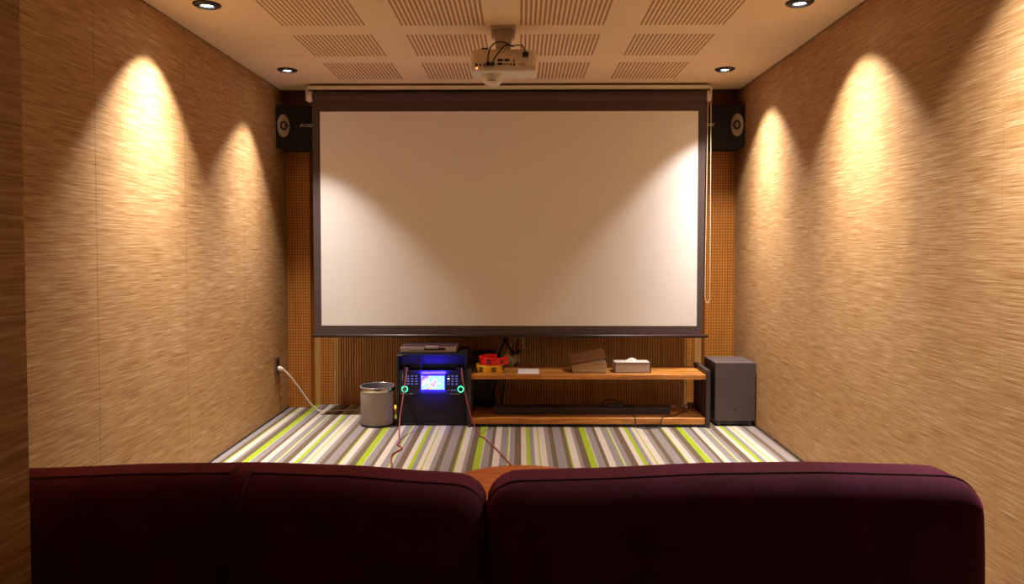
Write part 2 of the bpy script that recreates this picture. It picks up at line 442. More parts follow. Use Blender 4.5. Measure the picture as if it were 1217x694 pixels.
# ------------------------------------------------------------------ wall speakers
def speaker(side, label):
    x0 = XL+.006 if side < 0 else XR-.006
    s = -side        # inward direction
    t = thing('wall_speaker', label, 'speaker', (x0 + s*.2, 5.30, 1.895), 'pair of wall speakers beside the screen')
    pl = [(x0, 5.17), (x0 + s*.085, 5.225), (x0 + s*.10, 5.235), (x0 + s*.425, 5.235), (x0 + s*.425, 5.40), (x0, 5.40)]
    b = B(); b.prism(pl, 1.895, 2.200); b.done('cabinet', M_blackcloth, t, bevel=.006)
    # oval tweeter plate on the slanted end
    p0 = Vector((x0, 5.17, 0)); p1 = Vector((x0 + s*.085, 5.225, 0))
    d = (p1-p0).normalized(); n = Vector((d.y*s, -abs(d.x), 0)); n = Vector((s*abs(d.y), -abs(d.x), 0)).normalized()
    c = p0 + (p1-p0)*.50 + Vector((0, 0, 2.055))
    def ring(prof, ax, az, name, mat, par):
        b = B(); seg = 40; rings = []
        for r, h in prof:
            rings.append([b.bm.verts.new(c + d*(r*ax*cos(2*pi*i/seg)) + Vector((0, 0, r*az*sin(2*pi*i/seg))) + n*h) for i in range(seg)] if r > 0 else [b.bm.verts.new(c + n*h)])
        for a, q in zip(rings, rings[1:]):
            for i in range(seg):
                j = (i+1) % seg; f = []
                for v in (a[i % len(a)], a[j % len(a)], q[j % len(q)], q[i % len(q)]):
                    if v not in f: f.append(v)
                b.bm.faces.new(f)
        return b.done(name, mat, par, smooth=True)
    pt = ring([(1, .0), (1, .004), (.92, .007), (.0, .007)], .044, .080, 'tweeter_plate', M_silver, t)
    box('tweeter_notch', M_blackplastic, pt, c.x+s*.018, c.x+s*.034, c.y-.022, c.y+.02, c.z-.004, c.z+.004)
    ring([(1, .0065), (1, .010), (.66, .011), (.66, .008), (0, .008)], .026, .034, 'tweeter_surround', M_blackplastic, pt)
    ring([(.62, .008), (.55, .012), (.25, .009), (0, .014)], .024, .030, 'tweeter_cone', M_silver, pt)
    # logo lettering
    cu = bpy.data.curves.new('lettering', 'FONT'); cu.body = 'BOSE'; cu.size = .048; cu.extrude = .001; cu.shear = .45; cu.space_character = 1.05
    cu.align_x = 'CENTER'; cu.align_y = 'CENTER'
    to = bpy.data.objects.new('tmp', cu); COL.objects.link(to)
    bpy.context.view_layer.update()
    me = bpy.data.meshes.new_from_object(to.evaluated_get(bpy.context.evaluated_depsgraph_get()))
    bpy.data.objects.remove(to)
    lx = -1.527 if side < 0 else 1.330
    me.transform(Matrix.Translation(Vector((lx, 5.2335, 2.062)) - t.location) @ Matrix.Rotation(pi/2, 4, 'X') @ Matrix.Diagonal((.80 if side < 0 else .72, .62, 1, 1)))
    me.materials.clear(); me.materials.append(M_logo)
    lo = bpy.data.objects.new('lettering', me); COL.objects.link(lo); lo.parent = t
speaker(-1, 'black wall speaker with oval silver tweeter high on the left of the screen')
speaker(1, 'black wall speaker with oval silver tweeter high on the right, behind the pull chain')

# ------------------------------------------------------------------ projector
t = thing('ceiling_projector', 'white projector with black cables on a grey ceiling mount above the screen', 'projector', (-.083, 3.8, ZC))
b = B()
rbox(b, -.252, .086, 3.70, 3.875, 2.088, 2.196, .034, (20, 10, 8), lambda x, y, z: (x, y, z))
body = b.done('body', M_proj, t, smooth=True)
box('lower_shell', M_white, t, -.248, .082, 3.703, 3.875, 2.080, 2.110, bevel=.008)
b = B(); b.lathe([(.058, 0), (.057, -.020), (.050, -.040), (.036, -.054), (.018, -.062), (0, -.063)], (-.142, 3.79, 2.086), seg=36); b.lathe([(0, .004), (.058, 0)], (-.142, 3.79, 2.086), seg=36)
dm = b.done('lens_dome', M_white, t, smooth=True)
box('dome_slot', M_grey, dm, -.164, -.120, 3.735, 3.750, 2.040, 2.044)
# mount
b = B(); b.box(-.150, -.022, 3.74, 3.86, ZC-.008, ZC); b.done('ceiling_plate', M_grey, t, bevel=.002)
b = B(); a = b.box(-.135, -.038, 3.77, 3.83, 2.192, ZC-.006)
for v in a:
    if v.co.z < 2.25: v.co.x = -.0865 + (v.co.x+.0865)*.72
b.box(-.146, -.134, 3.76, 3.80, 2.262, 2.30); b.box(-.039, -.027, 3.76, 3.80, 2.262, 2.30)
mt = b.done('mount_bracket', M_grey, t, bevel=.003)
b = B(); b.lathe([(0, 0), (.006, 0), (.006, .004), (0, .004)], (-.086, 3.772, 2.275), axis=(0, -1, 0), seg=16); b.done('bolt', M_gold, mt)
# ports on the rear face
yp = 3.6985
for x, z, wd, h in ((-.219, 2.111, .012, .014), (-.199, 2.110, .008, .010), (-.180, 2.110, .006, .016), (-.099, 2.134, .026, .012), (-.066, 2.134, .026, .012),
                    (-.101, 2.115, .026, .010), (-.079, 2.113, .008, .006), (-.064, 2.113, .008, .006), (-.047, 2.113, .010, .008), (-.030, 2.113, .008, .014), (-.030, 2.130, .007, .009)):
    box('port', M_blackplastic, body, x-wd/2, x+wd/2, yp-.001, yp+.004, z-h/2, z+h/2, bevel=.001, seg=1)
box('rating_label', M_grey, body, -.006, .028, yp-.0006, yp+.004, 2.108, 2.118)
b = B(); b.lathe([(0, 0), (.003, 0), (.002, .002), (0, .002)], (-.217, 3.6995, 2.094), axis=(0, -1, 0), seg=12); b.done('status_light', glow('orange_status_led', (255, 110, 60), 6), body)
for x, z in ((-.160, 2.112), (-.137, 2.112)):
    box('cable_plug', M_blackplastic, t, x-.010, x+.010, 3.675, 3.702, z-.007, z+.007, bevel=.002, seg=1)
box('cable_plug', M_blackplastic, t, .012, .042, 3.672, 3.702, 2.148, 2.168, bevel=.002, seg=1)
tube('cable', M_cable_black, t, [(-.160, 3.68, 2.115), (-.158, 3.655, 2.14), (-.145, 3.65, 2.185), (-.115, 3.66, 2.212), (-.08, 3.67, 2.215), (-.055, 3.68, 2.205), (-.035, 3.70, 2.200)], .0035)
tube('cable', M_cable_black, t, [(-.137, 3.68, 2.115), (-.125, 3.655, 2.135), (-.10, 3.65, 2.165), (-.075, 3.66, 2.195), (-.06, 3.69, 2.207), (-.055, 3.72, 2.212)], .0035)
tube('cable', M_cable_black, t, [(-.055, 3.70, 2.206), (-.035, 3.675, 2.199), (0, 3.668, 2.199), (.012, 3.665, 2.195), (.027, 3.675, 2.168)], .0032)
box('latch', M_blackplastic, t, -.195, -.160, 3.72, 3.745, 2.190, 2.202, bevel=.003, seg=1)

# ------------------------------------------------------------------ media bench
BX0, BX1, BY0, BY1 = -.323, 1.229, 4.83, 5.155
t = thing('media_bench', 'low wooden media bench with two orange boards between dark grey end panels', 'shelf', (.45, 5.0, 0))
box('top_board', M_bench, t, BX0, BX1, BY0, BY1, .320, .352, bevel=.002)
box('bottom_board', M_bench, t, BX0, BX1, BY0, BY1, .020, .063, bevel=.005)
box('plinth', M_black, t, BX0, BX1, BY0+.012, BY1-.01, 0, .020)
box('side_panel', M_darkgrey, t, -.349, BX0, BY0-.006, BY1+.012, 0, .382, bevel=.0015)
box('side_panel', M_darkgrey, t, BX1, 1.257, BY0-.012, BY1+.012, 0, .384, bevel=.0015)

# ------------------------------------------------------------------ karaoke machine
KX0, KX1, KY0, KY1, KZ = -.826, -.352, 4.862, 5.205, .487
t = thing('karaoke_machine', 'black floor-standing karaoke machine glowing blue with a lit screen and green knobs', 'karaoke machine', (-.59, 5.03, 0))
b = B()
b.box(KX0, KX0+.016, KY0, KY1, 0, KZ); b.box(KX1-.016, KX1, KY0, KY1, 0, KZ); b.box(KX0+.016, KX1-.016, KY0, KY1, KZ-.016, KZ)
b.box(KX0+.016, KX1-.016, KY1-.014, KY1, .0, KZ-.016); b.box(KX0+.016, KX1-.016, KY0+.004, KY1-.014, 0, .012)
cab = b.done('cabinet', M_black, t, bevel=.002)
box('speaker_grille', M_blackcloth, t, KX0+.018, KX1-.018, KY0+.006, KY0+.03, .014, .208, bevel=.003)
# sloping control panel with recess behind the upper part
M_panel = plain('control_panel', (30, 32, 60), .28)
b = B(); a = b.box(KX0+.017, KX1-.017, KY0+.003, KY0+.05, .210, .372)
pan = b.done('control_panel', M_panel, t, bevel=.002)
box('recess_back', M_panel, t, KX0+.017, KX1-.017, KY0+.060, KY0+.075, .372, KZ-.017)
box('recess_shelf', M_panel, t, KX0+.017, KX1-.017, KY0+.05, KY0+.062, .360, .372)
box('recess_divider', M_panel, t, -.668, -.660, KY0+.030, KY0+.062, .372, KZ-.017)
def screen_mat():
    m, nt, b = new_mat('lit_karaoke_screen')
    f = noise(nt, coords(nt, (26, 26, 26)), 1, 4, .6)
    g = N(nt, 'ShaderNodeNewGeometry'); sx = N(nt, 'ShaderNodeSeparateXYZ'); nt.links.new(g.outputs['Position'], sx.inputs[0])
    f = math_(nt, 'ADD', f, math_(nt, 'MULTIPLY', math_(nt, 'ADD', sx.outputs['X'], .58), 1.2))
    col = ramp(nt, f, [(.28, s2l((120, 110, 235))), (.38, s2l((210, 150, 255))), (.47, s2l((235, 245, 255))), (.58, s2l((130, 250, 255))), (.7, s2l((225, 255, 255)))])
    nt.links.new(col, b.inputs['Emission Color']); b.inputs['Emission Strength'].default_value = .62
    b.inputs['Base Color'].default_value = (.02, .02, .03, 1)
    return m
bz = box('screen_bezel', glow('bezel_blue_halo', (22, 16, 230), .30), t, -.668, -.495, KY0-.004, KY0+.01, .238, .345, bevel=.002)  # bezel emission stands in for the blue haze around the display
box('display', screen_mat(), bz, -.659, -.504, KY0-.0055, KY0, .245, .337)
# blue strips added above and below the display to imitate its glow
M_blue = glow('added_blue_glow', (30, 20, 255), 2.0)
box('added_blue_strip', M_blue, bz, -.665, -.498, KY0-.012, KY0-.002, .3465, .3505)
box('added_blue_strip', M_blue, bz, -.665, -.498, KY0-.008, KY0-.002, .2325, .2360)
M_btn = glow('lit_button', (90, 96, 190), .4); M_btnw = glow('white_lit_button', (225, 235, 255), .9)
for cx0 in (-.748, -.478):
    for i in range(3):
        for j in range(4):
            x = cx0 + i*.0275; z = .334 - j*.0175
            white = (cx0 > -.6 and i == 0 and j == 1)
            box('button', M_btnw if white else M_btn, pan, x-.0075, x+.0075, KY0-.001, KY0+.005, z-.0035, z+.0035, bevel=.001, seg=1)
for i in range(3):
    box('button', M_gold if i == 0 else M_btn, pan, -.478+i*.022-.006, -.478+i*.022+.006, KY0-.001, KY0+.005, .236, .243, bevel=.001, seg=1)
for x in (-.785, -.385):
    box('slider_slot', M_grey, pan, x-.0015, x+.0015, KY0+.001, KY0+.005, .30, .352)
for x0, x1 in ((-.795, -.715), (-.47, -.40)):
    box('trim_line', M_grey, pan, x0, x1, KY0, KY0+.006, .213, .2155)
for x in (-.771, -.396):
    b = B(); b.lathe([(0, .022), (.012, .022), (.014, .018), (.0145, 0), (0, 0)], (x, KY0+.003, .247), axis=(0, -1, 0), seg=28)
    kn = b.done('knob', M_blackplastic, pan, smooth=True)
    b = B(); b.lathe([(.0155, .001), (.0155, .006), (.0215, .006), (.0215, .001)], (x, KY0+.003, .247), axis=(0, -1, 0), seg=36)
    b.done('green_light_ring', glow('green_ring_led', (60, 255, 170), 1.0), kn, smooth=True)
    box('microphone_holder', M_blackplastic, t, x + (.012 if x < -.6 else -.012) - .018, x + (.012 if x < -.6 else -.012) + .018, KY0-.006, KY0+.03, .374, .392, bevel=.004)
box('badge', M_gold, cab, -.818, -.784, KY0-.002, KY0+.004, .470, .477)
def lamp(name, par, loc, rot, e, col, sx, sy):
    ld = bpy.data.lights.new(name, 'AREA'); ld.shape = 'RECTANGLE'; ld.size = sx; ld.size_y = sy; ld.energy = e; ld.color = col
    o = bpy.data.objects.new(name, ld); COL.objects.link(o); o.parent = par
    off = Vector((0, 0, 0)); p = par
    while p is not None: off += p.location; p = p.parent
    o.location = Vector(loc) - off; o.rotation_euler = rot
lamp('blue_fill_lamp', bz, (-.58, KY0-.022, .352), (radians(180-32), 0, 0), .9, (.06, .03, 1), .16, .01)  # fill lamps added to wash the recess and panel in blue
lamp('blue_fill_lamp_low', bz, (-.58, KY0-.030, .228), (radians(30), 0, 0), .12, (.06, .03, 1), .16, .01)

# disc player on top
t = thing('disc_player', 'champagne coloured disc player lying on top of the karaoke machine', 'disc player', (-.61, 5.02, KZ))
b = B(); b.box(-.802, -.428, 4.875, 5.10, KZ+.006, KZ+.040)
case = b.done('case', M_player, t, bevel=.002)
box('lid', M_playertop, t, -.795, -.435, 4.885, 5.095, KZ+.040, KZ+.043)
box('disc_tray', M_alu, t, -.742, -.640, 4.872, 4.878, KZ+.022, KZ+.034, bevel=.001)
box('display_window', M_blackplastic, t, -.744, -.498, 4.8735, 4.877, KZ+.018, KZ+.036)
box('button_block', M_alu, t, -.632, -.545, 4.870, 4.90, KZ+.030, KZ+.047, bevel=.003)
b = B(); b.lathe([(0, .010), (.008, .010), (.009, 0), (0, 0)], (-.520, 4.874, KZ+.030), axis=(0, -1, 0), seg=20); b.done('knob', M_chrome, t, smooth=True)
for x in (-.78, -.45):
    for y in (4.90, 5.08):
        b = B(); b.lathe([(0, 0), (.010, 0), (.010, .007), (0, .007)], (x, y, KZ), seg=16); b.done('foot', M_blackplastic, t)

# ------------------------------------------------------------------ waste bin
BC = (-.961, 4.905)
t = thing('waste_bin', 'round grey waste bin with chrome rim and bin liner beside the karaoke machine', 'bin', (BC[0], BC[1], 0))
b = B(); b.lathe([(0, .010), (.111, .010), (.113, .012), (.113, .236), (.110, .236), (.108, .016), (0, .016)], (*BC, 0), seg=56); b.done('body', M_bin, t, smooth=True)
b = B(); b.lathe([(0, 0), (.110, 0), (.1155, .003), (.1155, .013), (.112, .014), (0, .014)], (*BC, 0), seg=56); b.done('base_ring', M_black, t, smooth=True)
b = B(); b.lathe([(.1145, .232), (.1155, .234), (.1155, .258), (.113, .262), (.110, .260), (.109, .232)], (*BC, 0), seg=56); b.done('rim', M_chrome, t, smooth=True)
b = B(); seg = 96; rings = []
for rr, hh, am in ((.1085, .10, .001), (.107, .18, .004), (.1075, .235, .004), (.109, .262, .003), (.1125, .2655, .003), (.1165, .262, .002), (.118, .256, .003)):
    rings.append([b.bm.verts.new((BC[0] + (rr + 2.2*am*(random.random()-.6) if hh > .17 and hh < .26 else rr)*cos(2*pi*i/seg), BC[1] + rr*sin(2*pi*i/seg), hh + am*.9*(random.random()-.5))) for i in range(seg)])
for a, q in zip(rings, rings[1:]):
    for i in range(seg): b.bm.faces.new((a[i], a[(i+1) % seg], q[(i+1) % seg], q[i]))
b.bm.faces.new(rings[0])
b.done('bin_liner', M_liner, t)

# ------------------------------------------------------------------ subwoofer
SX0, SX1, SY0, SY1 = 1.300, 1.568, 4.865, 5.155
t = thing('subwoofer', 'charcoal box subwoofer standing on the carpet by the right wall', 'subwoofer', (1.434, 5.0, 0))
box('cabinet', M_sub, t, SX0, SX1, SY0, SY1, .038, .428, bevel=.004)
b = B(); b.lathe([(0, 0), (.006, 0), (.006, .002), (0, .002)], (1.434, SY0-.0002, .112), axis=(0, -1, 0), seg=16); b.done('status_light', M_blackplastic, t)
box('base_plate', M_black, t, SX0+.012, SX1-.012, SY0+.012, SY1-.012, .012, .038)
for x in (SX0+.030, SX1-.030):
    for y in (SY0+.02, SY1-.03):
        b = B(); b.lathe([(0, 0), (.010, 0), (.014, .012), (.016, .040), (0, .040)], (x, y, 0), seg=20); b.done('foot', M_darkgrey, t, smooth=True)

# ------------------------------------------------------------------ soundbar on the lower board
t = thing('soundbar', 'long dark soundbar lying on the lower bench board', 'soundbar', (.42, 4.99, .063))
b = B(); b.box(-.178, .862, 4.93, 5.03, .063, .109); b.done('body', M_sbar, t, bevel=.003)
b = B(); b.box(.864, 1.018, 4.93, 5.03, .063, .109); b.done('end_speaker', M_sbar, t, bevel=.003)

# power adapter and cables lying on the soundbar
t = thing('power_adapter', 'small black power adapter with its lead lying on top of the soundbar', 'power adapter', (.66, 4.97, .109))
box('body', M_blackplastic, t, .600, .700, 4.945, 4.99, .1095, .130, bevel=.004)
tube('lead', M_cable_black, t, [(.60, 4.965, .118), (.575, 4.95, .114), (.555, 4.955, .114), (.565, 4.985, .134), (.60, 4.99, .150), (.64, 4.98, .152), (.675, 4.97, .146), (.70, 4.965, .134), (.725, 4.96, .114)], .0038)
tube('lead', M_cable_black, t, [(.62, 4.97, .114), (.70, 4.955, .114), (.745, 4.94, .114), (.758, 4.924, .112), (.760, 4.905, .075), (.762, 4.85, .067), (.764, 4.822, .060), (.768, 4.818, .02), (.775, 4.81, .004), (.82, 4.79, .004), (.87, 4.81, .004)], .003)
t = tag(tube('loose_cable', M_cable_black, None, [(1.16, 5.02, .068), (1.10, 4.98, .067), (1.06, 4.93, .067), (1.05, 4.90, .067), (.98, 4.87, .067), (.955, 4.845, .0675), (.94, 4.822, .060), (.925, 4.819, .02), (.905, 4.808, .004), (.86, 4.795, .0035)], .003),
        'thin black cable running over the front of the lower bench board near its right end', 'cable')
t = thing('mains_plug', 'small pale mains plug on the wall panel behind the right end of the lower board', 'plug', (1.215, 5.2, 0))
b = B(); b.box(1.195, 1.245, 5.19, 5.22, 0, .09); b.done('body', M_grey, t, bevel=.006)
tube('lead', M_grey, t, [(1.22, 5.19, .06), (1.20, 5.172, .075), (1.17, 5.16, .075), (1.14, 5.12, .069)], .004)
tag(tube('loose_cable', M_cable_black, None, [(.10, 4.985, .113), (.16, 4.955, .113), (.20, 4.95, .116), (.24, 4.945, .113), (.30, 4.955, .119), (.36, 4.95, .114), (.26, 5.0, .113), (.14, 5.005, .113), (.05, 4.975, .113)], .0038),
    'black cable coiled flat on the left part of the soundbar', 'cable')

# ------------------------------------------------------------------ tambourines
TZ = .352
def tambourine(name_label, c, R, z0, h, mat, a0, a1, slots):
    t = thing('tambourine', name_label, 'tambourine', (c[0], c[1], z0), 'plastic tambourines on the bench')
    b = B(); n = 56; rings = []
    for i in range(n+1):
        a = a0 + (a1-a0)*i/n
        rings.append([b.bm.verts.new((c[0]+r*cos(a), c[1]+r*sin(a), z0+z)) for r, z in ((R, .0), (R, h), (R-.010, h), (R-.010, 0))])
    for p, q in zip(rings, rings[1:]):
        for k in range(4): b.bm.faces.new((p[k], p[(k+1) % 4], q[(k+1) % 4], q[k]))
    b.bm.faces.new(rings[0]); b.bm.faces.new(list(reversed(rings[-1])))
    fr = b.done('frame', mat, t, bevel=.001, seg=1)
    for s in slots:
        ca = Vector((cos(s), sin(s), 0)); tn = Vector((-sin(s), cos(s), 0)); cc = Vector((c[0], c[1], z0+h*.5)) + ca*(R-.002)
        for dz in (-.010, .010):
            # dark opening in the frame and the jingle disc in it
            b = B(); v = b.box(-.017, .017, -.0035, .0035, -.0035, .0035)
            mt = Matrix.Translation(cc + Vector((0, 0, dz))) @ Matrix(((tn.x, ca.x, 0, 0), (tn.y, ca.y, 0, 0), (0, 0, 1, 0), (0, 0, 0, 1)))
            bmesh.ops.transform(b.bm, matrix=mt, verts=v); b.done('jingle_slot', M_blackplastic, fr)
        b = B(); b.lathe([(0, -.0015), (.012, -.003), (.012, .003), (0, .0015)], cc + ca*.001, axis=(0, 0, 1), seg=16); b.done('jingle', M_brass, fr, smooth=True)
tambourine('yellow plastic tambourine on the left end of the bench, under a red one', (-.205, 4.945), .092, TZ, .052, M_yellow, 0, 2*pi, [radians(a) for a in (-128, -70, -10, 60, 130, 190)])
tambourine('red half-open plastic tambourine lying on the yellow one', (-.180, 4.965), .098, TZ+.0525, .050, M_red, radians(78), radians(375), [radians(a) for a in (-108, -52, 150, 200)])
# straight grip of the red tambourine
# ------------------------------------------------------------------ card, book, tissue box
b = B(); a = b.box(-.014, .130, 4.842, 5.042, TZ+.0005, TZ+.0035); o = tag(b.done('paper_card', M_paper, None), 'pale printed card lying flat on the bench right of the tambourines', 'card')

t = thing('thick_book', 'old thick brown book with swollen pages lying on the bench', 'book', (.465, 4.97, TZ))
def page_block(b):
    n = 18; prev = None
    for side in (4.885, 5.035):
        pass
    low = []; top = []
    for i in range(n+1):
        u = i/n; x = .357 + (.572-.357)*u
        h = .050 + .026*sin(u*pi*.62)
        low.append((x, TZ+.003)); top.append((x, TZ+.003+h))
    # bulging right edge
    pts = low + [(.580, TZ+.020), (.582, TZ+.040), (.575, TZ+.060)] + list(reversed(top)) + [(.353, TZ+.040), (.352, TZ+.015)]
    f = [b.bm.verts.new((x, 4.885 + .01*random.random()*0, z)) for x, z in pts]; k = [b.bm.verts.new((x, 5.045, z)) for x, z in pts]
    b.bm.faces.new(f); b.bm.faces.new(list(reversed(k))); m = len(pts)
    for i in range(m): b.bm.faces.new((f[i], k[i], k[(i+1) % m], f[(i+1) % m]))
one(page_block, 'page_block', M_pages, t)
box('back_cover', M_book, t, .350, .574, 4.88, 5.055, TZ, TZ+.003)
b = B()
fc = [(.346, TZ+.058), (.42, TZ+.070), (.50, TZ+.085), (.578, TZ+.100)]
vv = []
for x, z in fc:
    vv.append([b.bm.verts.new((x, 4.88, z)), b.bm.verts.new((x-.008, 5.05, z+.040)), b.bm.verts.new((x-.008, 5.05, z+.046)), b.bm.verts.new((x, 4.88, z+.006))])
for p, q in zip(vv, vv[1:]):
    for k in range(4): b.bm.faces.new((p[k], p[(k+1) % 4], q[(k+1) % 4], q[k]))
b.bm.faces.new(vv[0]); b.bm.faces.new(list(reversed(vv[-1])))
b.done('front_cover', M_book, t)
b = B()
for j, (dz, dx) in enumerate(((.0, .0), (.007, .004), (.013, .001))):
    pr = [(.47, TZ+.076+dz*.6), (.53, TZ+.079+dz), (.563, TZ+.072+dz), (.580+dx, TZ+.048+dz)]
    f = [b.bm.verts.new((x, 4.884, z)) for x, z in pr]; k = [b.bm.verts.new((x, 5.03, z)) for x, z in pr]
    for i in range(3): b.bm.faces.new((f[i], f[i+1], k[i+1], k[i]))
lp = b.done('loose_pages', M_paper, t); sm = lp.modifiers.new('s', 'SOLIDIFY'); sm.thickness = .0015

t = thing('tissue_box', 'silver grey tissue box with brown edges and a white tissue on the bench', 'tissue box', (.757, 4.95, TZ))
box('body', M_tbox, t, .636, .876, 4.895, 5.015, TZ+.001, TZ+.068, bevel=.003)
box('top_panel', M_white, t, .642, .870, 4.900, 5.010, TZ+.0675, TZ+.070)
for x in (.634, .872):
    box('edge_strip', M_ttrim, t, x, x+.006, 4.893, 4.901, TZ, TZ+.069, bevel=.001, seg=1)
for z in (TZ, TZ+.064):
    box('edge_strip', M_ttrim, t, .634, .878, 4.893, 4.899, z, z+.005, bevel=.001, seg=1)
b = B(); n = 24; rings = []
for hh, rx, ry in ((.068, .044, .024), (.078, .034, .016), (.088, .020, .009), (.094, .010, .004), (.096, .003, .001)):
    rings.append([b.bm.verts.new((.757 + rx*cos(2*pi*i/n)*(1+.15*sin(3*i)), 4.945 + ry*sin(2*pi*i/n)*(1+.3*sin(5*i)), TZ+hh + .003*sin(i*2.1)*(hh < .09 and hh > .07))) for i in range(n)])
for p, q in zip(rings, rings[1:]):
    for i in range(n): b.bm.faces.new((p[i], p[(i+1) % n], q[(i+1) % n], q[i]))
b.bm.faces.new(rings[-1]); b.done('tissue', M_tissue, t, smooth=True)

# ------------------------------------------------------------------ things behind the bench
t = thing('amplifier_box', 'black amplifier box standing behind the bench, left of the hanging cables', 'amplifier', (-.24, 5.35, 0))
b = B(); b.box(-.347, -.178, 5.22, 5.44, 0, .432); b.done('cabinet', M_black, t, bevel=.004)
box('front_panel', M_darkgrey, t, -.337, -.188, 5.216, 5.222, .10, .42, bevel=.002)
# hanging cable bundle from behind the screen
def cab(pts, r=.0045, m=None, label='', grp='black cables hanging behind the bench'):
    tag(tube('hanging_cable', m or M_cable_black, None, pts, r), label, 'cable', grp if m is None else None)
G = 'tangled black cables hanging behind the left end of the bench'
cab([(-.105, 5.514, .72), (-.105, 5.42, .68), (-.105, 5.30, .62), (-.115, 5.30, .50), (-.14, 5.29, .44), (-.155, 5.21, .36), (-.16, 5.20, .25), (-.20, 5.20, .12), (-.23, 5.20, .0055)], .006, label=G, grp=G)
cab([(-.085, 5.514, .72), (-.085, 5.42, .68), (-.085, 5.30, .62), (-.10, 5.30, .53), (-.07, 5.29, .45), (-.02, 5.26, .38), (-.04, 5.23, .33), (-.10, 5.20, .26), (-.13, 5.20, .10), (-.18, 5.20, .0055)], .005, label=G, grp=G)
cab([(-.125, 5.514, .72), (-.125, 5.42, .68), (-.125, 5.31, .62), (-.12, 5.30, .52), (-.15, 5.28, .43), (-.19, 5.205, .30), (-.235, 5.20, .18), (-.26, 5.20, .0055)], .006, label=G, grp=G)
cab([(-.095, 5.514, .72), (-.095, 5.42, .68), (-.095, 5.31, .62), (-.09, 5.30, .48), (-.045, 5.28, .42), (-.10, 5.24, .35), (-.145, 5.20, .22), (-.12, 5.20, .0055)], .005, label=G, grp=G)
cab([(-.01, 5.514, .72), (-.01, 5.42, .68), (-.01, 5.31, .62), (-.015, 5.30, .50), (-.03, 5.29, .45), (-.085, 5.27, .38), (-.12, 5.24, .30), (-.125, 5.20, .12), (-.15, 5.20, .0055)], .005, label=G, grp=G)
cab([(-.04, 5.22, .36), (-.03, 5.21, .30), (-.045, 5.20, .27), (-.06, 5.20, .26), (-.07, 5.22, .34), (-.06, 5.25, .40), (-.05, 5.28, .50), (-.05, 5.30, .62), (-.05, 5.42, .68), (-.05, 5.514, .72)], .003, label=G, grp=G)
cab([(-.06, 5.514, .72), (-.06, 5.42, .68), (-.06, 5.33, .62), (-.055, 5.33, .55), (-.03, 5.33, .53), (-.06, 5.32, .49), (-.085, 5.31, .465), (-.083, 5.30, .42), (-.08, 5.31, .36)], .004, M_cable_white, 'thin white cable curving down behind the bench, left of the hooked one')
cab([(.022, 5.514, .72), (.022, 5.42, .68), (.022, 5.33, .62), (.022, 5.33, .52), (.026, 5.33, .47), (.036, 5.33, .455), (.05, 5.33, .455)], .004, M_cable_white, 'short white cable with a hooked end hanging below the screen')
# white adapter held among the cables
t = thing('white_adapter', 'white plug adapter caught among the cables behind the bench', 'adapter', (-.075, 5.24, .37))
b = B(); v = b.box(-.045, .045, -.014, .014, -.028, .028)
bmesh.ops.rotate(b.bm, cent=(0, 0, 0), matrix=Matrix.Rotation(radians(38), 3, 'Y'), verts=v); bmesh.ops.translate(b.bm, vec=(-.078, 5.25, .385), verts=v); b.done('body', M_white, t, bevel=.005)
b = B(); v = b.box(-.02, .02, -.012, .012, -.03, .03)
bmesh.ops.rotate(b.bm, cent=(0, 0, 0), matrix=Matrix.Rotation(radians(-30), 3, 'Y'), verts=v); bmesh.ops.translate(b.bm, vec=(-.03, 5.262, .39), verts=v); b.done('plug', M_grey, t, bevel=.004)
b = B(); v = b.box(-.03, .03, -.012, .012, -.014, .014)
bmesh.ops.rotate(b.bm, cent=(0, 0, 0), matrix=Matrix.Rotation(radians(-28), 3, 'Y'), verts=v); bmesh.ops.translate(b.bm, vec=(-.022, 5.27, .435), verts=v)
tag(b.done('cable_connector', M_blackplastic, None, bevel=.004), 'chunky black connector on the cables below the screen', 'connector')

# ------------------------------------------------------------------ wall socket, white cable, power strip
t = thing('wall_socket', 'grey double wall socket plate low on the left wall', 'socket', (XL, 5.16, .22))
box('plate', M_plate, t, XL, XL+.008, 5.10, 5.195, .290, .420, bevel=.002)
box('lower_cover', plain('wood_tone_cover', (140, 92, 50), .5), t, XL, XL+.007, 5.112, 5.195, .222, .289, bevel=.002)
box('socket_face', M_blackplastic, t, XL+.0075, XL+.010, 5.125, 5.175, .310, .400, bevel=.001)
t = thing('extension_lead', 'white power cord plugged into the left wall socket, sagging to the carpet', 'cord', (XL+.02, 5.17, .33))
b = B(); b.lathe([(0, 0), (.016, 0), (.018, .006), (.015, .026), (.008, .040), (0, .040)], (XL+.010, 5.15, .338), axis=(1, 0, -.25), seg=20); b.done('plug', M_white, t, smooth=True)
tube('cable', M_cable_white, t, [(XL+.045, 5.15, .330), (XL+.09, 5.17, .275), (XL+.15, 5.22, .165), (XL+.20, 5.25, .075), (XL+.24, 5.27, .025), (-1.465, 5.275, .007), (-1.40, 5.26, .006), (-1.30, 5.29, .006), (-1.17, 5.305, .006), (-1.0, 5.28, .006)], .0055)
t = thing('power_strip', 'white power strip with orange lit switch on the floor behind the bin', 'power strip', (-.96, 5.28, 0))
box('body', M_white, t, -1.02, -.885, 5.24, 5.30, 0, .040, bevel=.005)
box('switch', glow('orange_neon_switch', (255, 120, 40), 5), t, -.915, -.898, 5.232, 5.262, .034, .052, bevel=.002)

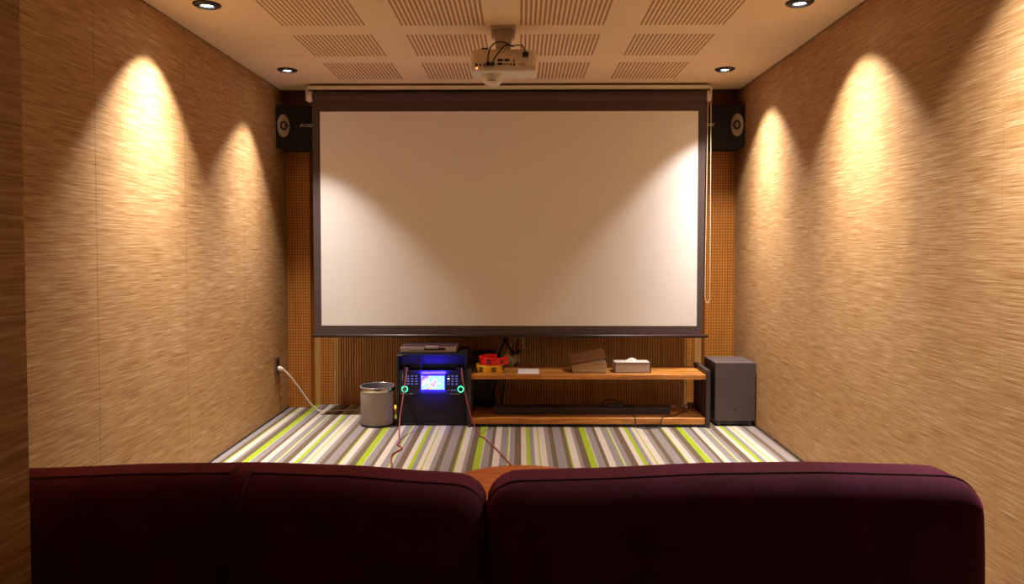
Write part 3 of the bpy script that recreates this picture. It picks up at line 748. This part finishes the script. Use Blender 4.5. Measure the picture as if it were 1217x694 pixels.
# ------------------------------------------------------------------ microphone cables
tag(tube('microphone_cable', M_cable_red, None, [(-.752, 4.845, .392), (-.752, 4.80, .34), (-.757, 4.72, .235), (-.762, 4.62, .12), (-.750, 4.50, .03), (-.738, 4.44, .006), (-.742, 4.38, .005), (-.702, 4.31, .005), (-.712, 4.24, .005), (-.735, 4.16, .005), (-.722, 4.06, .005), (-.700, 3.95, .005), (-.66, 3.7, .005), (-.62, 3.5, .005)], .0045),
    'dark red microphone cable hanging from the left side of the karaoke machine', 'cable', 'microphone cables')
tag(tube('microphone_cable', M_cable_red, None, [(-.388, 4.845, .392), (-.380, 4.80, .34), (-.340, 4.70, .19), (-.300, 4.64, .08), (-.255, 4.58, .010), (-.225, 4.54, .005), (-.180, 4.40, .005), (-.135, 4.27, .005), (-.095, 4.13, .005), (-.055, 3.99, .005), (-.02, 3.85, .005), (.0, 3.6, .005), (.02, 3.35, .005)], .0045),
    'dark red microphone cable hanging from the right side of the karaoke machine', 'cable', 'microphone cables')

# ------------------------------------------------------------------ round table
TC = (.008, 2.50); TR = .295
t = thing('round_table', 'small round orange wooden table in front of the sofas', 'table', (TC[0], TC[1], 0))
b = B(); b.lathe([(0, .328), (TR-.008, .328), (TR, .334), (TR, .354), (TR-.006, .360), (0, .360)], (*TC, 0), seg=96); b.done('tabletop', M_table, t, smooth=True)
b = B(); b.lathe([(.20, .285), (.21, .285), (.21, .329), (.20, .329)], (*TC, 0), seg=64); b.done('apron', M_table, t, smooth=True)
for k in range(4):
    a = pi/4 + k*pi/2
    b = B(); b.lathe([(0, 0), (.014, 0), (.022, .33), (0, .33)], (TC[0]+.19*cos(a), TC[1]+.19*sin(a), 0), seg=20); b.done('leg', M_table, t, smooth=True)

# ------------------------------------------------------------------ sofas
def sofa(x0, x1, arch, label, wide_seam, thin_seam):
    """two-seat sofa seen from behind; arch(x) is the height of the top of its back"""
    t = thing('sofa', label, 'sofa', ((x0+x1)/2, 1.75, 0), 'aubergine velvet sofas')
    r = .062; z0, z1, y0, y1 = .14, .750, 1.41, 1.60
    def dfm(x, y, z):
        k = max(0, (z-.45)/(z1-.45)); k = k*k
        lean = -.035*(z-z0)/(z1-z0)
        bulge = .012*sin(pi*min(1, max(0, (z-z0)/(z1-z0))))
        xx = x + (.010 if x1 > .5 else .0)*sin(pi*(z-z0)/(z1-z0)) if x > x1-.07 else x
        return (xx, y + lean - (bulge if y < y0+.09 else 0) + .012, z + (arch(x)-z1)*k)
    b = B(); rbox(b, x0, x1, y0, y1, z0, z1, r, (40, 12, 26), dfm); back = b.done('backrest', M_velvet, t, smooth=True)
    def surf(x, ang, up=0.0):
        """point on the rounded upper back edge; ang 0 faces the rear, 90 faces up"""
        cx = min(max(x, x0+r), x1-r)
        e = abs(x-cx)/r; e = min(e, .999); rr = math.sqrt(1-e*e)
        y = y0+r - (r+up)*cos(ang)*rr; z = z1-r + (r+up)*sin(ang)*rr
        return dfm(x, y, z)
    pts = []
    n = 40; a = radians(88)
    # piping along the top and round both upper corners
    def corner(xe, s):
        out = []
        for i in range(7):
            th = (pi/2)*i/6
            out.append((xe - s*(r - r*sin(pi/2*i/6)*1.0) * 0 + 0, 0, 0))
        return out
    c, sn = cos(a), sin(a)
    px = []
    for i in range(n+1):
        x = x0+r + (x1-x0-2*r)*i/n
        px.append(dfm(x, y0+r-(r+.001)*c, z1-r+(r+.001)*sn))
    right = []; left = []
    for i in range(1, 7):
        th = pi/2*i/6
        right.append(dfm(x1-r + r*sn*sin(th), y0+r-(r+.001)*c, z1-r+(r+.001)*sn*cos(th)))
        left.append(dfm(x0+r - r*sn*sin(th), y0+r-(r+.001)*c, z1-r+(r+.001)*sn*cos(th)))
    for i in range(1, 10):
        z = z1-r - (z1-r-z0-r)*i/9
        right.append(dfm(x1-r+(r+.001)*sn, y0+r-(r+.001)*c, z)); left.append(dfm(x0+r-(r+.001)*sn, y0+r-(r+.001)*c, z))
    b = B(); b.tube(list(reversed(left)) + px + right, .0020, 6, False); b.done('piping', M_pipe, back, smooth=True)
    if wide_seam:
        w0, w1 = wide_seam
        b = B(); rows = []
        prof = [(y0+r-(r+.006)*cos(q), z1-r+(r+.006)*sin(q)) for q in [radians(v) for v in (100, 85, 70, 55, 40, 25, 12, 0)]] + [(y0-.006, z) for z in (.62, .54, .46, .38, .30, .22)]
        for y, z in prof:
            rows.append([b.bm.verts.new(dfm(x, y + e, z)) for x, e in ((w0-.002, .012), (w0+.002, .0), ((w0+w1)/2, .001), (w1-.002, .0), (w1+.002, .012))])
        for p, q in zip(rows, rows[1:]):
            for i in range(4): b.bm.faces.new((p[i], p[i+1], q[i+1], q[i]))
        st = b.done('seam_strip', M_velvet, back, smooth=True)
        for xx in (w0+.002, w0+.009, w1-.001):
            b = B(); b.tube([dfm(xx, y-.001, z+.001*0) for y, z in prof], .0022, 6, False); b.done('stitching', M_pipe, st, smooth=True)
    if thin_seam:
        prof = [(y0+r-(r)*cos(q), z1-r+(r)*sin(q)) for q in [radians(v) for v in (90, 70, 50, 30, 10)]] + [(y0, z) for z in (.66, .58, .5, .4, .3, .22)]
        b = B(); b.tube([dfm(thin_seam, y, z) for y, z in prof], .0012, 6, False); b.done('stitching', M_pipe, back, smooth=True)
    xm = (x0+x1)/2
    b = B(); rbox(b, x0+.01, x1-.01, 1.50, 2.12, .12, .26, .03, (20, 12, 6)); b.done('base', M_velvet, t, smooth=True)
    for p, q in ((x0+.012, xm-.002), (xm+.002, x1-.012)):
        b = B(); rbox(b, p, q, 1.612, 2.14, .262, .40, .045, (16, 16, 8)); b.done('seat_cushion', M_velvet, t, smooth=True)
    for x in (x0+.07, x1-.07):
        for y in (1.50, 2.04):
            b = B(); b.lathe([(0, 0), (.014, 0), (.022, .125), (0, .125)], (x, y, 0), seg=16); b.done('leg', M_black, t, smooth=True)
    return t
def interp(tab):
    def f(x):
        if x <= tab[0][0]: return tab[0][1]
        for (a, u), (c, v) in zip(tab, tab[1:]):
            if x <= c:
                k = (x-a)/(c-a); k = k*k*(3-2*k)*.4 + k*.6
                return u + (v-u)*k
        return tab[-1][1]
    return f
sofa(-1.20, -.0690, interp([(-1.2, .722), (-1.018, .732), (-.75, .743), (-.55, .746), (-.35, .740), (-.205, .729), (-.12, .724), (-.07, .720)]),
     'aubergine velvet sofa back on the left, with a wide vertical seam strip', (-.577, -.536), None)
sofa(-.0680, .908, interp([(-.066, .726), (.0, .732), (.143, .736), (.40, .748), (.60, .751), (.78, .747), (.87, .744), (.908, .742)]),
     'aubergine velvet sofa back on the right, with a thin centre seam', None, .452)
